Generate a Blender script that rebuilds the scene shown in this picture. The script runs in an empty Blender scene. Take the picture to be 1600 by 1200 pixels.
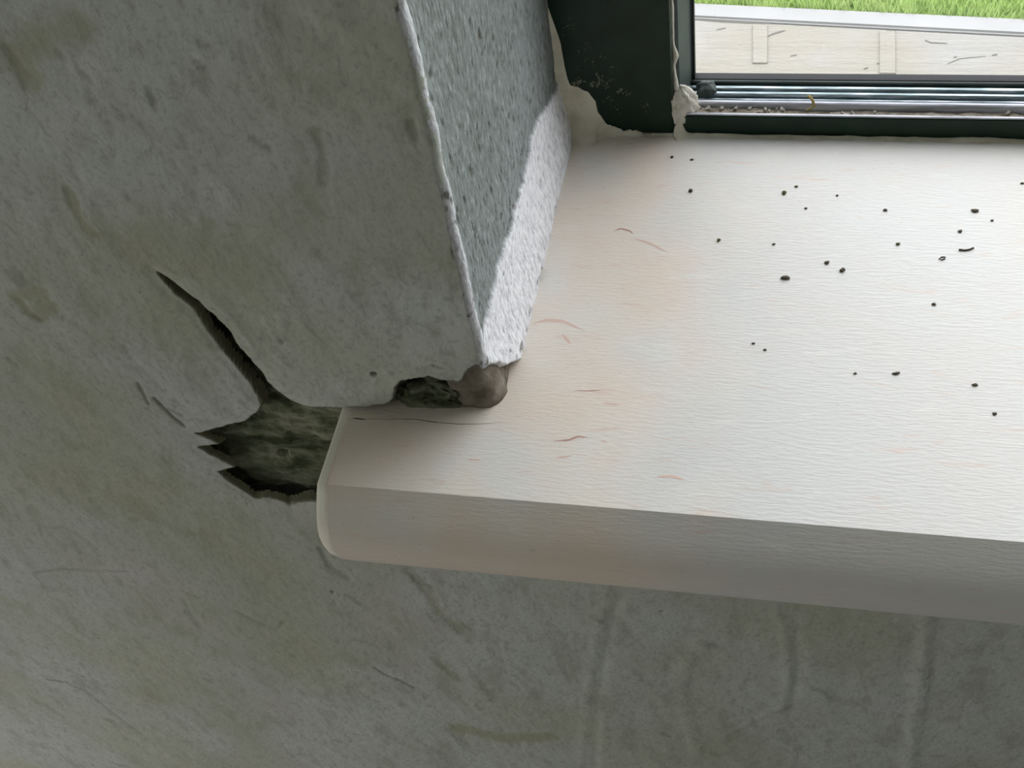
import bpy, bmesh, math, random
import numpy as np
from mathutils import Matrix, Vector

SC = bpy.context.scene
COL = SC.collection

# ------------------------------------------------------------------ camera, sky, lamps, exposure
F_PX = 1922.3
CAM = np.array([0.10193446, -0.26553139, 0.36152793])
ROT = np.array([[0.97514271, -0.06108945, 0.2129901],
                [0.18026852, 0.77766095, -0.60228458],
                [-0.12884085, 0.62570882, 0.7693429]])
cd = bpy.data.cameras.new('camera')
cam = bpy.data.objects.new('camera', cd)
COL.objects.link(cam)
cd.sensor_fit = 'HORIZONTAL'
cd.sensor_width = 36.0
cd.lens = F_PX * 36.0 / 1600.0
cd.clip_start = 0.01
cd.clip_end = 100
m4 = Matrix([list(ROT[i]) + [CAM[i]] for i in range(3)] + [[0, 0, 0, 1]])
cam.matrix_world = m4
SC.camera = cam

SC.view_settings.view_transform = 'Standard'
SC.view_settings.look = 'None'
SC.view_settings.gamma = 1.0
SC.view_settings.use_curve_mapping = False
SC.view_settings.exposure = 1.08

w = bpy.data.worlds.new('sky')
SC.world = w
w.use_nodes = True
wn, wl = w.node_tree.nodes, w.node_tree.links
bg = wn['Background']
tc = wn.new('ShaderNodeTexCoord')
sep = wn.new('ShaderNodeSeparateXYZ')
cr = wn.new('ShaderNodeValToRGB')
wl.new(tc.outputs['Generated'], sep.inputs[0])
wl.new(sep.outputs['Z'], cr.inputs[0])
cr.color_ramp.elements[0].position = 0.0
cr.color_ramp.elements[0].color = (0.86, 0.90, 0.94, 1)
cr.color_ramp.elements[1].position = 1.0
cr.color_ramp.elements[1].color = (1.0, 1.0, 1.04, 1)
wl.new(cr.outputs[0], bg.inputs[0])
bg.inputs[1].default_value = 2.02


def area(name, loc, target, sx, sy, power, color):
    l = bpy.data.lights.new(name, 'AREA')
    l.shape = 'RECTANGLE'
    l.size, l.size_y, l.energy, l.color = sx, sy, power, color
    o = bpy.data.objects.new(name, l)
    COL.objects.link(o)
    o.location = loc
    o.rotation_euler = (Vector(target) - Vector(loc)).to_track_quat('-Z', 'Y').to_euler()
    return o


# unseen fill lamps added to light the wall: left side, behind, low left
area('side_fill', (-1.5, -1.0, 0.75), (-0.2, 0.0, -0.15), 0.9, 1.1, 1.6, (1.0, 0.985, 0.93))
area('rear_fill', (0.3, -2.7, 0.2), (0.0, 0.0, 0.0), 1.0, 1.6, 1.0, (0.95, 1.0, 0.97))
area('low_left_fill', (-1.15, -0.75, -0.62), (-0.45, 0.0, -0.45), 0.5, 0.5, 2.1, (1.0, 0.97, 0.93))

# ------------------------------------------------------------------ helpers


def ray(px, py):
    return ROT @ np.array([(px - 800) / F_PX, -(py - 600) / F_PX, -1.0])


def at(px, py, ax, v=0.0):
    """the point where the sight line of a photograph pixel meets the plane axis = v"""
    r = ray(px, py)
    return CAM + (v - CAM[ax]) / r[ax] * r


def lattice(seed, n=64):
    return np.random.RandomState(seed).rand(n, n)


def vnoise(x, y, seed):
    L = lattice(seed)
    xi, yi = np.floor(x).astype(int), np.floor(y).astype(int)
    fx, fy = x - xi, y - yi
    fx, fy = fx * fx * (3 - 2 * fx), fy * fy * (3 - 2 * fy)
    a, b = L[xi % 64, yi % 64], L[(xi + 1) % 64, yi % 64]
    c, d = L[xi % 64, (yi + 1) % 64], L[(xi + 1) % 64, (yi + 1) % 64]
    return (a * (1 - fx) + b * fx) * (1 - fy) + (c * (1 - fx) + d * fx) * fy


def fbm(x, y, s, seed, octv=4, g=0.5):
    """zero-mean noise of feature size s (in metres)"""
    r, amp, tot = 0, 1.0, 0
    for k in range(octv):
        r = r + amp * (vnoise(x / s * 2 ** k + 7.3 * k, y / s * 2 ** k + 3.1 * k, seed + k) - 0.5)
        tot += amp
        amp *= g
    return r / tot * 2


def sst(a, b, x):
    t = np.clip((x - a) / (b - a), 0, 1)
    return t * t * (3 - 2 * t)


def polydist(px, py, poly, closed=False):
    d = np.full(px.shape, 1e9)
    n = len(poly)
    for i in range(n if closed else n - 1):
        ax, ay = poly[i]
        bx, by = poly[(i + 1) % n]
        vx, vy = bx - ax, by - ay
        t = np.clip(((px - ax) * vx + (py - ay) * vy) / (vx * vx + vy * vy + 1e-12), 0, 1)
        d = np.minimum(d, np.hypot(px - ax - t * vx, py - ay - t * vy))
    return d


def signed(px, py, poly):
    """positive outside the polygon"""
    d = polydist(px, py, poly, True)
    ins = np.zeros(px.shape, bool)
    n = len(poly)
    for i in range(n):
        ax, ay = poly[i]
        bx, by = poly[(i + 1) % n]
        if ay == by:
            continue
        c = ((ay > py) != (by > py)) & (px < (bx - ax) * (py - ay) / (by - ay) + ax)
        ins ^= c
    return np.where(ins, -d, d)


def link(name, me, mat=None, parent=None, smooth=True):
    o = bpy.data.objects.new(name, me)
    COL.objects.link(o)
    if mat is not None and not me.materials:
        me.materials.append(mat)
    if parent is not None:
        o.parent = parent
    if smooth:
        me.polygons.foreach_set('use_smooth', [True] * len(me.polygons))
    return o


def tag(o, label=None, cat=None, group=None, kind=None):
    if label:
        o['label'] = label
    if cat:
        o['category'] = cat
    if group:
        o['group'] = group
    if kind:
        o['kind'] = kind
    return o


def empty(name, loc=(0, 0, 0)):
    o = bpy.data.objects.new(name, None)
    COL.objects.link(o)
    o.location = loc
    o.empty_display_size = 0.02
    return o


def sheet(name, X, Y, Z, keep, mat, parent=None, attrs=None, flip=False):
    """grid mesh from 2-D arrays, cells whose keep is False dropped"""
    n, m = X.shape
    idx = np.arange(n * m).reshape(n, m)
    q = np.stack([idx[:-1, :-1], idx[1:, :-1], idx[1:, 1:], idx[:-1, 1:]], -1)
    if flip:
        q = q[..., ::-1]
    k = keep[:-1, :-1] & keep[1:, :-1] & keep[1:, 1:] & keep[:-1, 1:]
    q = q[k]
    used = np.zeros(n * m, bool)
    used[q.ravel()] = True
    remap = np.cumsum(used) - 1
    q = remap[q]
    co = np.stack([X.ravel(), Y.ravel(), Z.ravel()], -1)[used]
    me = bpy.data.meshes.new(name)
    me.vertices.add(len(co))
    me.vertices.foreach_set('co', co.ravel())
    me.loops.add(q.size)
    me.loops.foreach_set('vertex_index', q.ravel().astype(np.int32))
    me.polygons.add(len(q))
    me.polygons.foreach_set('loop_start', (np.arange(len(q)) * 4).astype(np.int32))
    me.polygons.foreach_set('loop_total', np.full(len(q), 4, np.int32))
    me.update(calc_edges=True)
    for a, arr in (attrs or {}).items():
        at_ = me.attributes.new(a, 'FLOAT', 'POINT')
        at_.data.foreach_set('value', arr.ravel()[used].astype(np.float32))
    me.validate()
    return link(name, me, mat, parent)


def box_bm(bm, x0, x1, y0, y1, z0, z1):
    v = [bm.verts.new(p) for p in ((x0, y0, z0), (x1, y0, z0), (x1, y1, z0), (x0, y1, z0),
                                   (x0, y0, z1), (x1, y0, z1), (x1, y1, z1), (x0, y1, z1))]
    for f in ((0, 3, 2, 1), (4, 5, 6, 7), (0, 1, 5, 4), (1, 2, 6, 5), (2, 3, 7, 6), (3, 0, 4, 7)):
        bm.faces.new([v[i] for i in f])


def boxes(name, bs, mat, parent=None, bevel=0.0):
    bm = bmesh.new()
    for b in bs:
        box_bm(bm, *b)
    if bevel:
        bmesh.ops.bevel(bm, geom=bm.edges[:], offset=bevel, segments=2, affect='EDGES', profile=0.5)
    me = bpy.data.meshes.new(name)
    bm.to_mesh(me)
    bm.free()
    return link(name, me, mat, parent, smooth=False)


def profile_x(name, prof, x0, x1, mat, parent=None):
    """closed (y, z) profile run along x"""
    bm = bmesh.new()
    a = [bm.verts.new((x0, y, z)) for y, z in prof]
    b = [bm.verts.new((x1, y, z)) for y, z in prof]
    n = len(prof)
    for i in range(n):
        bm.faces.new((a[i], a[(i + 1) % n], b[(i + 1) % n], b[i]))
    bm.faces.new(a[::-1])
    bm.faces.new(b)
    bmesh.ops.recalc_face_normals(bm, faces=bm.faces[:])
    me = bpy.data.meshes.new(name)
    bm.to_mesh(me)
    bm.free()
    return link(name, me, mat, parent, smooth=False)


def rock_mesh(name, r, seed, sub=2, rough=0.25, squash=(1, 1, 1)):
    rnd = random.Random(seed)
    bm = bmesh.new()
    bmesh.ops.create_icosphere(bm, subdivisions=sub, radius=1)
    ph = [rnd.uniform(0, 6.28) for _ in range(9)]
    for v in bm.verts:
        c = v.co.normalized()
        k = 1 + rough * (math.sin(3 * c.x + ph[0]) * math.sin(2.6 * c.y + ph[1]) + 0.6 * math.sin(5 * c.z + ph[2] + 2 * c.x)
                         + 0.35 * math.sin(9 * c.y + ph[3] + 4 * c.z)) + rnd.uniform(-.3, .3) * rough
        v.co = Vector((c.x * k * r * squash[0], c.y * k * r * squash[1], c.z * k * r * squash[2]))
    me = bpy.data.meshes.new(name)
    bm.to_mesh(me)
    bm.free()
    return me


# ------------------------------------------------------------------ materials


class NT:
    def __init__(s, name, rough=0.8, metal=0.0, spec=0.3):
        s.m = bpy.data.materials.new(name)
        s.m.use_nodes = True
        s.n, s.l = s.m.node_tree.nodes, s.m.node_tree.links
        s.b = s.n['Principled BSDF']
        s.b.inputs['Roughness'].default_value = rough
        s.b.inputs['Metallic'].default_value = metal
        s.b.inputs['Specular IOR Level'].default_value = spec
        s.tc = s.n.new('ShaderNodeTexCoord')

    def map(s, scale=(1, 1, 1), rot=(0, 0, 0)):
        mp = s.n.new('ShaderNodeMapping')
        mp.inputs['Scale'].default_value = scale
        mp.inputs['Rotation'].default_value = rot
        s.l.new(s.tc.outputs['Object'], mp.inputs[0])
        return mp.outputs[0]

    def noise(s, scale, detail=4, rough=0.55, vec=None, dist=0.0):
        t = s.n.new('ShaderNodeTexNoise')
        t.inputs['Scale'].default_value = scale
        t.inputs['Detail'].default_value = detail
        t.inputs['Roughness'].default_value = rough
        t.inputs['Distortion'].default_value = dist
        s.l.new(vec if vec is not None else s.tc.outputs['Object'], t.inputs['Vector'])
        return t.outputs['Fac']

    def ramp(s, fac, stops):
        r = s.n.new('ShaderNodeValToRGB')
        e = r.color_ramp.elements
        while len(e) < len(stops):
            e.new(0.5)
        for i, (p, c) in enumerate(stops):
            e[i].position = p
            e[i].color = (c, c, c, 1) if isinstance(c, (int, float)) else (*c, 1)
        s.l.new(fac, r.inputs[0])
        return r.outputs[0]

    def mix(s, fac, a, b, mode='MIX'):
        x = s.n.new('ShaderNodeMix')
        x.data_type = 'RGBA'
        x.blend_type = mode
        for sock, v in ((x.inputs[0], fac), (x.inputs[6], a), (x.inputs[7], b)):
            if isinstance(v, bpy.types.NodeSocket):
                s.l.new(v, sock)
            elif isinstance(v, (int, float)):
                sock.default_value = v
            else:
                sock.default_value = (*v, 1)
        return x.outputs[2]

    def attr(s, name):
        a = s.n.new('ShaderNodeAttribute')
        a.attribute_name = name
        return a.outputs['Fac']

    def color(s, c):
        if isinstance(c, bpy.types.NodeSocket):
            s.l.new(c, s.b.inputs['Base Color'])
        else:
            s.b.inputs['Base Color'].default_value = (*c, 1)
        return s

    def bump(s, h, dist=0.001, strength=1.0):
        b = s.n.new('ShaderNodeBump')
        b.inputs['Strength'].default_value = strength
        b.inputs['Distance'].default_value = dist
        if s.b.inputs['Normal'].is_linked:
            s.l.new(s.b.inputs['Normal'].links[0].from_socket, b.inputs['Normal'])
        s.l.new(h, b.inputs['Height'])
        s.l.new(b.outputs[0], s.b.inputs['Normal'])
        return s


# grey cement render of the wall
t = NT('cement_render', 0.85, spec=0.2)
big = t.noise(9, 3, 0.5)
base = t.ramp(big, [(0.36, (0.475, 0.485, 0.405)), (0.52, (0.51, 0.535, 0.505)), (0.66, (0.55, 0.555, 0.545))])
strk = t.noise(1, 5, 0.6, t.map((60, 60, 26), (0, 0.6, 0)), 0.6)
c = t.mix(t.ramp(strk, [(0.34, 0.6), (0.48, 0.0)]), base, (0.36, 0.37, 0.30))
fine = t.noise(420, 3, 0.6)
c = t.mix(t.ramp(fine, [(0.32, 0.45), (0.47, 0.0)]), c, (0.27, 0.28, 0.25))
mid = t.noise(1, 4, 0.65, t.map((210, 210, 110), (0, 0.7, 0)), 0.4)
c = t.mix(t.ramp(mid, [(0.34, 0.55), (0.46, 0.0)]), c, (0.33, 0.335, 0.29))
c = t.mix(t.ramp(mid, [(0.56, 0.0), (0.68, 0.35)]), c, (0.64, 0.645, 0.63))
c = t.mix(t.attr('stain'), c, (0.12, 0.112, 0.075))
c = t.mix(t.attr('olive'), c, (0.36, 0.36, 0.24))
t.color(c)
t.bump(fine, 0.0005, 0.5)
t.bump(strk, 0.0012, 0.5)
t.bump(mid, 0.0006, 0.5)
M_WALL = t.m

# rougher reveal coat: grey skim above, white gypsum filling along the sill
t = NT('reveal_skim', 0.85, spec=0.2)
v = t.noise(1, 4, 0.65, t.map((450, 450, 210)))
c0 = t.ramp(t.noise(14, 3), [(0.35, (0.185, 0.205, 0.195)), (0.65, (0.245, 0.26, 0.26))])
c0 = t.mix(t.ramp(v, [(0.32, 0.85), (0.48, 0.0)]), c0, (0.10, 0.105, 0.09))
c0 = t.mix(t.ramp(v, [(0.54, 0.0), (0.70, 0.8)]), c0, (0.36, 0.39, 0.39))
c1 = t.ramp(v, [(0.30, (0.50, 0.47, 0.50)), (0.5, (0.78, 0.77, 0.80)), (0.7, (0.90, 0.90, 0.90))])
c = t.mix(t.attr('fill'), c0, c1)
c = t.mix(t.attr('stain'), c, (0.10, 0.10, 0.07))
t.color(c)
t.bump(v, 0.0010, 0.8)
M_REVEAL = t.m

# exposed masonry and mortar in the broken hole
t = NT('exposed_masonry', 0.95, spec=0.05)
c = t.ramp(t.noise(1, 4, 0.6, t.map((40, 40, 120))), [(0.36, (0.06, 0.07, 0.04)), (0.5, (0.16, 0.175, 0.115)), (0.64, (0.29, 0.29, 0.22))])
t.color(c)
t.bump(t.noise(500, 4), 0.001, 0.8)
M_MASON = t.m
t = NT('brown_mortar', 0.95, spec=0.05)
c = t.ramp(t.noise(120, 4), [(0.35, (0.14, 0.12, 0.09)), (0.55, (0.24, 0.21, 0.17)), (0.75, (0.33, 0.30, 0.25))])
t.color(c)
t.bump(t.noise(600, 4), 0.001, 0.7)
M_MORTAR = t.m
t = NT('white_gypsum', 0.9, spec=0.1)
c = t.ramp(t.noise(160, 4), [(0.3, (0.52, 0.48, 0.40)), (0.6, (0.74, 0.70, 0.62))])
t.color(c)
t.bump(t.noise(700, 4), 0.0008, 0.6)
M_GYPSUM = t.m
t = NT('smeared_plaster', 0.9, spec=0.1)
c = t.ramp(t.noise(90, 4), [(0.3, (0.56, 0.51, 0.40)), (0.6, (0.74, 0.69, 0.58))])
t.color(c)
t.bump(t.noise(500, 4), 0.0008, 0.6)
M_SMEAR = t.m

# cream marble
t = NT('cream_marble', 0.42, spec=0.35)
warm = t.ramp(t.noise(20, 3, 0.5), [(0.36, (0.82, 0.70, 0.60)), (0.52, (0.82, 0.745, 0.66)), (0.66, (0.80, 0.775, 0.73))])
cool = t.ramp(t.noise(14, 3, 0.5), [(0.3, (0.715, 0.68, 0.64)), (0.6, (0.71, 0.695, 0.67))])
sx_ = t.n.new('ShaderNodeSeparateXYZ')
t.l.new(t.map((1, 1, 1), (0, 0, 0)), sx_.inputs[0])
wob = t.n.new('ShaderNodeMath')
wob.operation = 'MULTIPLY_ADD'
wob.inputs[1].default_value = 0.09
t.l.new(t.noise(22, 4), wob.inputs[0])
t.l.new(sx_.outputs['X'], wob.inputs[2])
mr = t.n.new('ShaderNodeMapRange')
mr.inputs['From Min'].default_value = 0.085
mr.inputs['From Max'].default_value = 0.135
t.l.new(wob.outputs[0], mr.inputs['Value'])
base = t.mix(mr.outputs[0], warm, cool)  # neutral towards the right, standing in for overexposed light
vn = t.noise(1, 5, 0.62, t.map((38, 190, 190), (0, 0, 0.06)), 0.8)
c = t.mix(t.ramp(vn, [(0.60, 0.0), (0.70, 0.40)]), base, (0.74, 0.52, 0.42))
c = t.mix(t.ramp(vn, [(0.30, 0.45), (0.40, 0.0)]), c, (0.84, 0.82, 0.76))
sp = t.noise(1, 3, 0.6, t.map((300, 900, 900)))
c = t.mix(t.ramp(sp, [(0.26, 0.6), (0.34, 0.0)]), c, (0.50, 0.46, 0.38))
t.color(c)
t.bump(t.noise(1, 4, 0.6, t.map((180, 900, 900))), 0.0006, 0.45)
M_MARBLE = t.m
t = NT('marble_rough_chamfer', 0.6, spec=0.2)
c = t.ramp(t.noise(60, 4), [(0.35, (0.80, 0.76, 0.66)), (0.6, (0.90, 0.87, 0.78))])
t.color(c)
M_CHAMFER = t.m
M_VEIN = NT('pink_vein', 0.45).color((0.52, 0.30, 0.24)).m
M_VEIN2 = NT('pale_pink_vein', 0.45).color((0.76, 0.55, 0.47)).m
M_CRACK = NT('hairline_dirt', 0.9).color((0.20, 0.17, 0.13)).m

# window
t = NT('dark_green_paint', 0.36, spec=0.25)
c = t.ramp(t.noise(70, 4), [(0.35, (0.005, 0.018, 0.009)), (0.65, (0.009, 0.027, 0.016))])
t.color(c)
t.bump(t.noise(140, 3), 0.0006, 0.3)
M_GREEN = t.m
t = NT('skylit_green_aluminium', 0.38, metal=0.6, spec=0.5)
c = t.ramp(t.noise(1, 5, 0.6, t.map((60, 700, 700))), [(0.34, (0.13, 0.17, 0.175)), (0.5, (0.26, 0.32, 0.34)), (0.64, (0.58, 0.62, 0.67))])  # bluish sky reflection put into the metal colour
t.color(c)
M_TRACK = t.m
t = NT('skylit_bare_aluminium', 0.5, metal=0.0, spec=0.5)
c = t.ramp(t.noise(1, 5, 0.6, t.map((40, 500, 500))), [(0.34, (0.34, 0.34, 0.38)), (0.5, (0.60, 0.60, 0.68)), (0.7, (0.78, 0.77, 0.83))])  # reflected sky painted in as a bluish white
t.color(c)
M_ALU = t.m
t = NT('dusty_channel', 0.95, spec=0.05)
c = t.ramp(t.noise(1, 5, 0.65, t.map((160, 500, 500))), [(0.32, (0.12, 0.10, 0.07)), (0.5, (0.34, 0.29, 0.24)), (0.68, (0.55, 0.50, 0.44))])
t.color(c)
t.bump(t.noise(700, 4), 0.0008, 0.8)
M_DUST = t.m
t = NT('painted_side', 0.55, spec=0.3)
c = t.ramp(t.noise(50, 3), [(0.35, (0.038, 0.05, 0.047)), (0.65, (0.055, 0.07, 0.066))])
t.color(c)
M_SIDE = t.m
M_SPLASH = NT('thin_plaster_film', 0.9, spec=0.1).color((0.17, 0.18, 0.13)).m
M_RUBBER = NT('black_gasket', 0.6).color((0.015, 0.015, 0.018)).m
M_GRIT = NT('dark_grit', 0.9).color((0.085, 0.068, 0.045)).m
M_GRIT2 = NT('olive_grit', 0.9).color((0.09, 0.09, 0.035)).m
M_STRAW = NT('dry_straw', 0.8).color((0.42, 0.32, 0.12)).m

gm = bpy.data.materials.new('clear_glass')
gm.use_nodes = True
n_, l_ = gm.node_tree.nodes, gm.node_tree.links
n_.remove(n_['Principled BSDF'])
tr = n_.new('ShaderNodeBsdfTransparent')
tr.inputs[0].default_value = (0.97, 0.98, 0.975, 1)
gl = n_.new('ShaderNodeBsdfGlossy')
gl.inputs['Roughness'].default_value = 0.02
fr = n_.new('ShaderNodeLayerWeight')
fr.inputs['Blend'].default_value = 0.5
pw = n_.new('ShaderNodeMath')
pw.operation = 'POWER'
pw.inputs[1].default_value = 5.0
l_.new(fr.outputs['Facing'], pw.inputs[0])
ad = n_.new('ShaderNodeMath')
ad.operation = 'MULTIPLY_ADD'
ad.inputs[1].default_value = 0.9
ad.inputs[2].default_value = 0.04
l_.new(pw.outputs[0], ad.inputs[0])
mx = n_.new('ShaderNodeMixShader')
l_.new(ad.outputs[0], mx.inputs[0])
l_.new(tr.outputs[0], mx.inputs[1])
l_.new(gl.outputs[0], mx.inputs[2])
l_.new(mx.outputs[0], n_['Material Output'].inputs[0])
M_GLASS = gm

# outside
t = NT('pale_concrete', 0.9, spec=0.1)
c = t.ramp(t.noise(2.2, 4), [(0.38, (0.27, 0.25, 0.215)), (0.52, (0.28, 0.272, 0.26)), (0.66, (0.285, 0.28, 0.282))])
c = t.mix(t.ramp(t.noise(1, 5, 0.65, t.map((12, 60, 12))), [(0.27, 0.6), (0.35, 0.0)]), c, (0.24, 0.23, 0.21))
t.color(c)
t.bump(t.noise(1, 5, 0.65, t.map((20, 90, 20))), 0.02, 0.5)
M_CONC = t.m
M_PCRACK = NT('crack_dirt', 0.95).color((0.12, 0.115, 0.10)).m
t = NT('kerb_concrete', 0.9, spec=0.1)
t.color(t.ramp(t.noise(8, 4), [(0.3, (0.28, 0.275, 0.275)), (0.7, (0.305, 0.30, 0.305))]))
M_KERB = t.m
t = NT('lawn_green', 0.9, spec=0.1)
t.color(t.ramp(t.noise(7, 4, 0.6), [(0.3, (0.34, 0.47, 0.15)), (0.55, (0.40, 0.52, 0.18)), (0.75, (0.46, 0.54, 0.25))]))
M_GRASS = t.m
t = NT('lawn_soil', 0.95, spec=0.05)
t.color(t.ramp(t.noise(9, 4, 0.6), [(0.3, (0.15, 0.24, 0.05)), (0.7, (0.22, 0.32, 0.09))]))
M_SOIL = t.m
t = NT('room_plaster', 0.9, spec=0.1)
t.color(t.ramp(t.noise(3, 3), [(0.3, (0.40, 0.41, 0.37)), (0.7, (0.48, 0.49, 0.45))]))
M_ROOM = t.m
t = NT('room_floor_screed', 0.9, spec=0.1)
t.color(t.ramp(t.noise(3, 3), [(0.3, (0.28, 0.27, 0.25)), (0.7, (0.38, 0.37, 0.34))]))
M_FLOOR = t.m

# ------------------------------------------------------------------ outside ground
GZ = -1.0
e0, e1 = at(1085, 6, 2, GZ), at(1600, 31, 2, GZ)
sl = (e1[1] - e0[1]) / (e1[0] - e0[0])


def edge_y(x):
    return e0[1] + sl * (x - e0[0])


def quad_slab(name, pts, z0, z1, mat, parent=None, bevel=0.0):
    bm = bmesh.new()
    a = [bm.verts.new((x, y, z0)) for x, y in pts]
    b = [bm.verts.new((x, y, z1)) for x, y in pts]
    n = len(pts)
    for i in range(n):
        bm.faces.new((a[i], a[(i + 1) % n], b[(i + 1) % n], b[i]))
    bm.faces.new(a[::-1])
    bm.faces.new(b)
    bmesh.ops.recalc_face_normals(bm, faces=bm.faces[:])
    if bevel:
        bmesh.ops.bevel(bm, geom=bm.edges[:], offset=bevel, segments=2, affect='EDGES')
    me = bpy.data.meshes.new(name)
    bm.to_mesh(me)
    bm.free()
    return link(name, me, mat, parent, smooth=False)


path = quad_slab('concrete_path', [(-4, 0.22), (4, 0.22), (4, edge_y(4) - .05), (-4, edge_y(-4) - .05)], GZ - .1, GZ, M_CONC)
tag(path, 'pale bleached concrete path outside the window below the glass', kind='structure')
kerb = quad_slab('kerb', [(-4, edge_y(-4) - .045), (4, edge_y(4) - .045), (4, edge_y(4)), (-4, edge_y(-4))], GZ - .1, GZ + .004, M_KERB, path, 0.004)
# two narrow slabs let into the path
for (x0, x1, y0, y1) in ((1176, 1199, 40, 100), (1374, 1399, 50, 116)):
    p = [at(x0, y1, 2, GZ), at(x1, y1, 2, GZ), at(x1, y0, 2, GZ), at(x0, y0, 2, GZ)]
    quad_slab('inset_slab', [(q[0], q[1]) for q in p], GZ - .02, GZ + .0028, M_CONC, path, 0.0006)


def ground_crack(pts, w_):
    Q = [at(x, y, 2, GZ) for x, y in pts]
    bm = bmesh.new()
    prev = None
    for i, q_ in enumerate(Q):
        d = Q[min(i + 1, len(Q) - 1)] - Q[max(i - 1, 0)]
        L = math.hypot(d[0], d[1])
        hw = w_ * (.25 if i in (0, len(Q) - 1) else .5)
        a = bm.verts.new((q_[0] - d[1] / L * hw, q_[1] + d[0] / L * hw, GZ + .0008))
        b = bm.verts.new((q_[0] + d[1] / L * hw, q_[1] - d[0] / L * hw, GZ + .0008))
        if prev:
            bm.faces.new((prev[0], prev[1], b, a))
        prev = (a, b)
    bmesh.ops.recalc_face_normals(bm, faces=bm.faces[:])
    me = bpy.data.meshes.new('path_crack')
    bm.to_mesh(me)
    bm.free()
    link('path_crack', me, M_PCRACK, path, smooth=False)


for pts, w_ in (([(1219, 24), (1240, 25), (1280, 26), (1320, 29)], .0030), ([(1085, 31), (1130, 34), (1170, 36), (1205, 37)], .004),
                ([(1350, 36), (1358, 35), (1366, 37)], .004), ([(1394, 33), (1408, 32), (1416, 34)], .004), ([(1379, 51), (1389, 49), (1400, 49)], .006),
                ([(1200, 57), (1208, 53), (1219, 50), (1226, 48)], .004), ([(1445, 63), (1455, 67), (1480, 68)], .003), ([(1120, 47), (1134, 44)], .004),
                ([(1490, 90), (1495, 89)], .007), ([(1550, 87), (1558, 85)], .007), ([(1370, 100), (1375, 99)], .005),
                ([(1540, 36), (1560, 33)], .003), ([(1480, 100), (1500, 92), (1540, 88)], .002), ([(1235, 88), (1245, 86)], .004), ([(1350, 108), (1356, 106)], .007)):
    ground_crack(pts, w_)
lx = np.linspace(-4, 4, 160)
ly = np.linspace(0, 4, 80)
X, T = np.meshgrid(lx, ly, indexing='ij')
Y = edge_y(X) + T
Z = GZ - 0.012 + 0.02 * fbm(X, Y, 0.5, 40) * sst(0, .3, T)
lawn = sheet('lawn', X, Y, Z, np.ones(X.shape, bool), M_SOIL)
tag(lawn, 'bright green lawn beyond the concrete path', kind='stuff')
rnd = random.Random(5)
vs, fs = [], []
for i in range(34000):
    x = rnd.uniform(-.9, 1.5)
    y = edge_y(x) + rnd.uniform(0.0, .95) ** 1.5
    h, a, ww = rnd.uniform(.015, .035), rnd.uniform(0, 3.14), .0022
    dx, dy = math.cos(a) * ww, math.sin(a) * ww
    lxx, lyy = rnd.uniform(-.012, .012), rnd.uniform(-.012, .012)
    k = len(vs)
    vs += [(x - dx, y - dy, GZ - .012), (x + dx, y + dy, GZ - .012), (x + lxx, y + lyy, GZ - .012 + h)]
    fs.append((k, k + 1, k + 2))
me = bpy.data.meshes.new('grass_blades')
me.from_pydata(vs, [], fs)
gb = link('grass_blades', me, M_GRASS, lawn, smooth=False)
gb['kind'] = 'stuff'

# ------------------------------------------------------------------ room shell (behind and beside the camera)
RX0, RX1, RY, FZ, CZ = -1.9, 2.1, -3.0, -0.95, 1.75
OX1, OZ1 = 1.25, 1.30           # window opening runs x 0..OX1, z 0..OZ1
YF = 0.1645                     # inner face of the window frame
for nm, b, m in (('floor', (RX0, RX1, RY, 0.0, FZ - .1, FZ), M_FLOOR),
                 ('ceiling', (RX0, RX1, RY, 0.0, CZ, CZ + .1), M_ROOM),
                 ('wall_left', (RX0 - .1, RX0, RY, 0.20, FZ - .1, CZ + .1), M_ROOM),
                 ('wall_right', (RX1, RX1 + .1, RY, 0.20, FZ - .1, CZ + .1), M_ROOM),
                 ('wall_rear', (RX0 - .1, RX1 + .1, RY - .1, RY, FZ - .1, CZ + .1), M_ROOM)):
    tag(boxes(nm, [b], m), kind='structure')

# ------------------------------------------------------------------ the broken plaster: outline of the hole in (u, z)


def fr_(x, y):
    p = at(x, y, 1, 0.0)
    return (p[0], p[2])


def rv_(x, y):
    p = at(x, y, 0, 0.0)
    return (p[1], p[2])


hole = [fr_(*p) for p in [
    (243, 428), (262, 437), (285, 458), (310, 476), (335, 499), (354, 520), (372, 546), (393, 571), (416, 600),
    (432, 617), (450, 630), (470, 638), (490, 641), (515, 637), (540, 638), (575, 637), (603, 633), (616, 624),
    (619, 606), (627, 598), (650, 595), (668, 591), (688, 597), (718, 600), (727, 586), (744, 574)]]
hole += [rv_(*p) for p in [(766, 568), (784, 570), (802, 560)]]
hole += [(.035, .004), (.03, -.03), (-.02, -.05)]
hole += [fr_(*p) for p in [
    (585, 812), (530, 800), (500, 790), (478, 787), (452, 793), (430, 785), (410, 781), (397, 783), (372, 766),
    (352, 753), (340, 741), (366, 735), (352, 726), (330, 714), (311, 703), (346, 699), (326, 689), (304, 681),
    (340, 673), (384, 663), (401, 650), (409, 638), (402, 622), (394, 611), (388, 600), (370, 577), (345, 548),
    (320, 512), (300, 484), (275, 461), (256, 444)]]

R = 0.0027


def grid1(parts):
    out = []
    for a, b, s in parts:
        n = max(1, int(round((b - a) / s)))
        out += list(np.linspace(a, b, n, endpoint=False))
    return np.array(out + [parts[-1][1]])


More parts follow.
